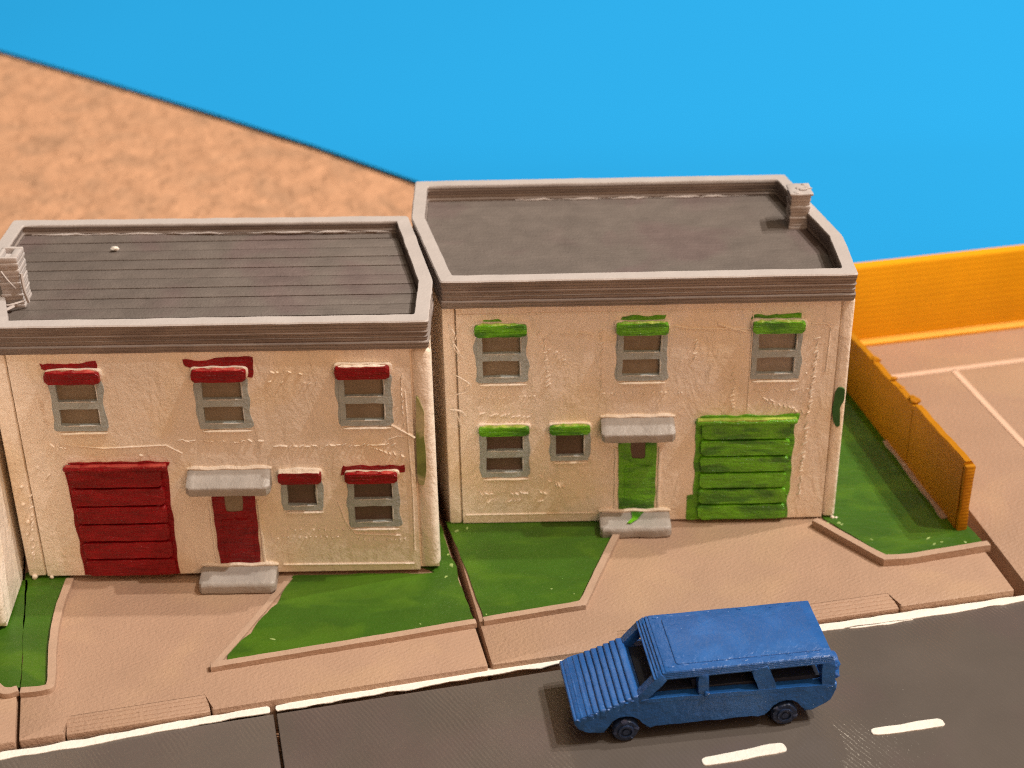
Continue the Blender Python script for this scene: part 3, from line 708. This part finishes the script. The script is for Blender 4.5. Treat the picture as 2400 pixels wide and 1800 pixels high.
# --- the house with red trim
YL = 22.97
planL = [(-8.0, 22.95), (-1.28, 22.92), (-1.25, 24.30), (-1.76, 26.80), (-8.66, 26.90), (-8.74, 25.35)]
Lh = thing('terraced_house', 'cream model house with dark red garage door and grooved grey roof', 'model house', (-4.9, 24.9, 0), 'model houses in the row')
SM = [[(-0.05, 0.0), (0.85, 0.0), (0.82, 0.14), (0.5, 0.10), (-0.08, 0.12)]]
specL = dict(trim=M['red'], worn=M['red_highlight'], x=(-8.22, -1.26), groove=(-7.90, -1.60), seed=8, gap=0.075, corner=0.13, ztop=4.876, floor=4.69, pw=0.235, bead=(0.02, 0.98), planks=True,
    chimney=(-8.12, -7.78, 23.98, 24.42, 5.50), hollow=True,
    windows=[std(-6.90, 2.96, lh=0.19, smear=SM), std(-4.60, 2.96, lh=0.19, smear=[[(-0.1, 0), (0.95, -0.2), (0.98, 0.16), (0.5, 0.15), (-0.12, 0.15)]]), std(-2.35, 2.97, lh=0.20, scraped=True),
             std(-2.32, 0.99, h=0.95, pane='dark_pane', lh=0.17, smear=[[(-0.07, -0.1), (0.2, 0), (0.98, -0.05), (0.98, 0.08), (0.3, 0.09), (-0.05, 0.1)]]), std(-3.48, 1.35, 0.64, 0.60, small=True, pane='dark_pane', lh=0.20, bare=True, scraped=True)],
    garage=dict(x=(-7.27, -5.66), z=2.24, lean=True),
    door=(-4.96, -4.27), canopy=(-5.30, -3.95), step=(-5.27, -4.0), doorpane='pane',
    dashes=[(-3.95, 3.82, -3.05, 3.75, 10, HD, .10), (-3.9, 4.0, -3.2, 3.95, 8, -HD, .09), (-7.6, 2.75, -7.1, 2.6, 7, -HD), (-7.75, 2.3, -7.4, 1.9, 7, HD), (-3.85, 2.6, -1.9, 2.6, 20, 0.3), (-5.4, 2.75, -4.0, 2.7, 14, -0.2), (-2.3, 2.55, -1.75, 2.35, 8, -0.7, .1), (-3.9, 0.95, -2.5, 0.95, 14, HD, .05), (-2.7, 0.75, -1.8, 0.72, 12, HD, .05), (-4.0, 0.8, -2.9, 0.8, 12, HD, .05), (-1.75, 3.9, -1.75, 2.8, 10, 1.4), (-7.5, 3.6, -7.45, 3.0, 8, -HD), (-7.9, 1.9, -8.1, 0.4, 20, HD, .09, .02)],
    ridges=[([(-1.95, 2.97), (-1.75, 2.84), (-1.58, 2.72)], 0.016), ([(-2.0, 2.70), (-1.85, 2.76), (-1.62, 2.74)], 0.010), ([(-7.3, 2.72), (-6.6, 2.62), (-5.6, 2.66), (-5.35, 2.5)], 0.010), ([(-3.9, 0.24), (-1.7, 0.22)], 0.014), ([(-1.70, 3.6), (-1.66, 1.6), (-1.68, 0.5)], 0.010), ([(-2.9, 1.5), (-2.8, 1.1), (-2.65, 0.85), (-1.9, 0.8)], 0.010)],
    lumps=[(-8.12, 0.07, .045), (-7.84, 0.06, .03), (-6.02, 2.47, .03), (-8.05, 1.9, .03), (-8.08, 1.55, .035), (-8.05, 1.2, .04), (-8.1, 0.95, .03), (-7.72, 2.25, .02)],
    extras=[('paint_smear', [(-1.56, 1.80), (-1.46, 1.78), (-1.42, 2.2), (-1.42, 3.2), (-1.52, 3.5), (-1.57, 2.6)], -0.03, 0.008, mat('faded_green_smear', (0.20, 0.25, 0.07), 0.45, 0.3, 3, col2=(0.5, 0.46, 0.28), c2scale=1.4), None)],
    strings=[([(-8.05, 23.94, 5.35), (-7.95, 23.90, 5.2), (-7.86, 23.92, 5.05)], 0.014), ([(-7.74, 23.95, 5.3), (-7.72, 23.9, 5.0), (-7.70, 23.93, 4.8)], 0.03), ([(-8.1, 23.85, 4.78), (-7.95, 23.80, 4.82), (-7.75, 23.9, 4.84)], 0.022), ([(-8.12, 23.75, 4.79), (-8.02, 23.7, 4.78), (-7.9, 23.8, 4.80)], 0.03)])
build_house(Lh, planL, YL, specL)
bm = bmesh.new(); add_blob(bm, (-6.72, 25.95, 4.75), 0.055, 1.2, 0.9, 0.6, None, 0.6, 2, 4); link('paint_fleck', bm, M['white'], Lh)
for o in (Lh, R):                       # keep the parts where they are built
    for c in o.children: c.matrix_parent_inverse = Matrix.Translation(-o.location)

# --- the neighbour at the left edge: same shape, only its side wall shows
off = Vector((-6.985, -1.42))
planN = [(x+off.x, y+off.y) for x, y in planL]
Nh = thing('terraced_house', 'cream model house of which only the side wall shows at the left edge', 'model house', (-11.9, 23.5, 0), 'model houses in the row')
specN = dict(specL); specN.update(trim=M['cream'], worn=M['cream'], x=(-8.22+off.x, -1.26+off.x), groove=(-7.90+off.x, -1.60+off.x), extras=[], strings=[], dashes=[], ridges=[], lumps=[], doorpane='pane')
specN['windows'] = [dict(w, x=(w['x'][0]+off.x, w['x'][1]+off.x), smear=[]) for w in specL['windows']]
specN['garage'] = dict(x=(-7.27+off.x, -5.66+off.x), z=2.24, lean=True)
specN['door'] = (-4.96+off.x, -4.27+off.x); specN['canopy'] = (-5.30+off.x, -3.95+off.x); specN['step'] = (-5.27+off.x, -4.0+off.x)
c = specL['chimney']; specN['chimney'] = (c[0]+off.x, c[1]+off.x, c[2]+off.y, c[3]+off.y, c[4])
build_house(Nh, planN, YL+off.y, specN)
for c in Nh.children: c.matrix_parent_inverse = Matrix.Translation(-Nh.location)

# ------------------------------------------------------------------ toy car
TC = math.radians(7.2)
cu = Vector((math.cos(TC), math.sin(TC))); cv = Vector((-cu.y, cu.x))
co = at((1460, 1738), ROADZ).xy
CW = 1.38
def car_to3(s, v, z): q = co + cu*s + cv*v; return (q.x, q.y, z + ROADZ)
def car3(s, z, v): return car_to3(s, v, z)
car = thing('toy_car', 'blue plastic toy car with open windows standing on the dark road', 'toy car', car_to3(1.3, 0.69, 0))
def cpart(name, bm, m, parent=None):
    o = link(name, bm, m, parent or car); return o
# lower body: side outline with wheel arches, pulled across the car
def arch(cx, r, n=8): return [(cx+r*math.cos(a), 0.20+r*math.sin(a)*1.05) for a in [math.pi*(k/n) for k in range(n+1)]][::-1]
FW, RW = 0.04, 2.46
low = [(-0.74, 0.42), (-0.66, 0.30), (-0.40, 0.20)] + [p for p in arch(FW, 0.31)] + [(0.40, 0.24), (2.05, 0.24)] + [p for p in arch(RW, 0.30)] + [(2.86, 0.27), (3.10, 0.33), (3.20, 0.48), (3.24, 0.70), (0.28, 0.76), (0.20, 0.80), (-0.70, 0.52)]
bm = bmesh.new(); tb = bmesh.new(); add_prism(tb, wobble(low, 0.012, 0.09, 5, 2), 0.0, CW, 0.03, 2, None, False)
bmesh.ops.subdivide_edges(tb, edges=[e for e in tb.edges if e.calc_length() > 0.3], cuts=3)
bmesh.ops.triangulate(tb, faces=[f for f in tb.faces if len(f.verts) > 4])
for v in tb.verts: v.co += noise.noise_vector(v.co*4.0)*0.010
merge(bm, tb, car3)
for q in range(10): add_blob(bm, car_to3(-0.68+q*0.09, 0.005+0.01*math.sin(q*2.1), 0.50+q*0.030), 0.024, 1.4, 0.8, 0.8, None, 0.5, 1, q)
# two side rails so the cabin between them is open from above; the floor of the cabin is the body top
cpart('body', bm, M['car'])
# bonnet: printed in steps
bm = bmesh.new(); ns = 10
for k in range(ns):
    sa = -0.745+k*0.096; z = 0.505+k*0.037
    add_box(bm, sa, sa+0.122, 0.004*math.sin(k*2.7), CW+0.004*math.sin(k*1.9), 0.44+k*0.012, z+0.007, 0.028, 3, car_to3, 0.005)
cpart('bonnet', bm, M['car'])
# sides of the cabin
def side_bar(bm, a, b, w, v0, v1):      # a, b: (s, z)
    d = (Vector(b)-Vector(a)).normalized(); nn = Vector((-d.y, d.x))*w/2
    A_, B_ = Vector(a), Vector(b)
    add_prism(bm, wobble([tuple(A_-nn), tuple(B_-nn), tuple(B_+nn), tuple(A_+nn)], 0.015, 0.12, 6, a[0]), v0, v1, 0.02, 2, car3, only_top=False)
for v0, v1 in ((0.0, 0.15), (CW-0.15, CW)):
    bm = bmesh.new()
    side_bar(bm, (0.20, 0.72), (0.60, 1.16), 0.15, v0, v1); cpart('pillar', bm, M['car'])
    bm = bmesh.new(); side_bar(bm, (1.20, 0.70), (1.18, 1.14), 0.16, v0, v1)
    add_blob(bm, car_to3(1.24, v0+0.0 if v0 == 0 else v1, 0.76), 0.05, 1, 0.8, 1.0, None, 0.5, 2, 3); cpart('pillar', bm, M['car'])
    bm = bmesh.new(); side_bar(bm, (2.20, 0.68), (2.02, 1.14), 0.26, v0, v1); cpart('pillar', bm, M['car'])
    bm = bmesh.new(); side_bar(bm, (3.10, 0.60), (3.07, 1.14), 0.20, v0, v1); cpart('pillar', bm, M['car'])
    bm = bmesh.new(); side_bar(bm, (0.25, 0.745), (3.18, 0.665), 0.07, v0-0.004 if v0 == 0 else v0, v1 if v0 == 0 else v1+0.004); cpart('window_sill', bm, M['car'])
# bench floor and seats, dark with painted interior shade, and the cowl under the windscreen
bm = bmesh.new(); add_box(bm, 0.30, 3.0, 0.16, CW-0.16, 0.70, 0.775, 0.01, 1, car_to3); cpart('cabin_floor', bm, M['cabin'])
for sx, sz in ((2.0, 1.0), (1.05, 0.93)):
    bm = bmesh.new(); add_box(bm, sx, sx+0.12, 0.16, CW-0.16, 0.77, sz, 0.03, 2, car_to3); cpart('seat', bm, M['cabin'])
# roof: slab with stepped front edge and a seam near the rim
bm = bmesh.new()
for k in range(4):
    add_box(bm, 0.44+0.042*k, 3.17-0.010*k, 0.0+0.005*k, CW-0.005*k, 1.10+0.028*k, 1.135+0.028*k, 0.012, 2, car_to3, 0.003)
add_box(bm, 0.61, 3.14, 0.02, CW-0.02, 1.17, 1.235, 0.025, 2, car_to3, 0.006)
for v in (0.13, CW-0.10):
    for k in range(9):
        s = 0.72+k*0.26
        add_blob(bm, car_to3(s+0.05*math.sin(k*5.1), v+0.03*math.sin(k*2.7), 1.236), 0.022, 2.8, 0.8, 0.5, Matrix.Rotation(TC+0.3*math.sin(k*3.3), 3, 'Z'), 0.4, 1, k)
rf = cpart('roof', bm, M['car'])
bm = bmesh.new()
add_prism(bm, rounded([(0.80, 0.155), (3.02, 0.155), (3.02, CW-0.135), (0.80, CW-0.135)], 0.06), 1.22, 1.252, 0.012, 2, car_to3); cpart('roof_panel', bm, M['car'], rf)
# rear end
bm = bmesh.new(); add_box(bm, 3.10, 3.22, 0.15, CW-0.15, 0.55, 0.80, 0.03, 2, car_to3, 0.01); cpart('tailgate', bm, M['car'])
bm = bmesh.new()
def wheel(bm, s, z, v, r, w, axis='v'):
    tb = bmesh.new(); prof = [(r*0.45, w*0.45), (r*0.62, w*0.5), (r*0.68, w*0.5), (r*0.9, w*0.5), (r, w*0.32), (r, -w*0.32), (r*0.9, -w*0.5), (r*0.5, -w*0.5)]
    n = 20; rg = []
    for rr, h in prof:
        rg.append([tb.verts.new((s+rr*math.cos(2*math.pi*k/n)*(1+0.03*math.sin(k*2.3)), v+h, z+rr*math.sin(2*math.pi*k/n)) if axis == 'v' else (s+h, v+rr*math.cos(2*math.pi*k/n), z+rr*math.sin(2*math.pi*k/n))) for k in range(n)])
    for a, b in zip(rg, rg[1:]):
        for k in range(n): tb.faces.new((a[k], a[(k+1) % n], b[(k+1) % n], b[k]))
    tb.faces.new(rg[0][::-1]); tb.faces.new(rg[-1])
    merge(bm, tb, car_to3)
def hub(bm, s, z, v, r, w):
    tb = bmesh.new(); n = 16
    for rr, rin, h in ((r*0.60, r*0.44, w), (r*0.24, 0.0, w*0.8)):
        pts = [[tb.verts.new((s+q*math.cos(2*math.pi*k/n), v+hh, z+q*math.sin(2*math.pi*k/n))) for k in range(n)] for q, hh in ((rr, 0), (rr, h), (max(rin, 0.004), h), (max(rin, 0.004), 0))]
        for a, b in zip(pts, pts[1:]):
            for k in range(n): tb.faces.new((a[k], a[(k+1) % n], b[(k+1) % n], b[k]))
    merge(bm, tb, car_to3)
for s, z in ((FW, 0.235), (RW, 0.235)):
    for v in (0.085, CW-0.085):
        bm = bmesh.new(); wheel(bm, s, z-0.035, v, 0.20, 0.18); [add_blob(bm, car_to3(s+0.16*math.cos(q*1.7+s), v-0.07 if v < 0.5 else v+0.07, z-0.02+0.16*math.sin(q*1.7+s)), 0.05, 1.2, 0.8, 1, None, 0.5, 1, q) for q in range(4)]; wo = cpart('wheel', bm, M['car_shaded'])
        bm = bmesh.new(); hub(bm, s, z-0.035, v-0.09 if v < 0.5 else v+0.09, 0.20, -0.03 if v < 0.5 else 0.03); cpart('hub', bm, M['car_shaded'], wo)
bm = bmesh.new(); wheel(bm, 3.235, 0.84, 0.30, 0.19, 0.10, 's')
for q in range(6): add_blob(bm, car_to3(3.235+0.012*math.sin(q*3.1), 0.12+0.06*q, 0.80+0.15*math.sin(q*2.0)), 0.065, 1, 1, 1, None, 0.5, 2, q)
cpart('spare_wheel', bm, M['car'])
for c in car.children: c.matrix_parent_inverse = Matrix.Translation(-car.location)
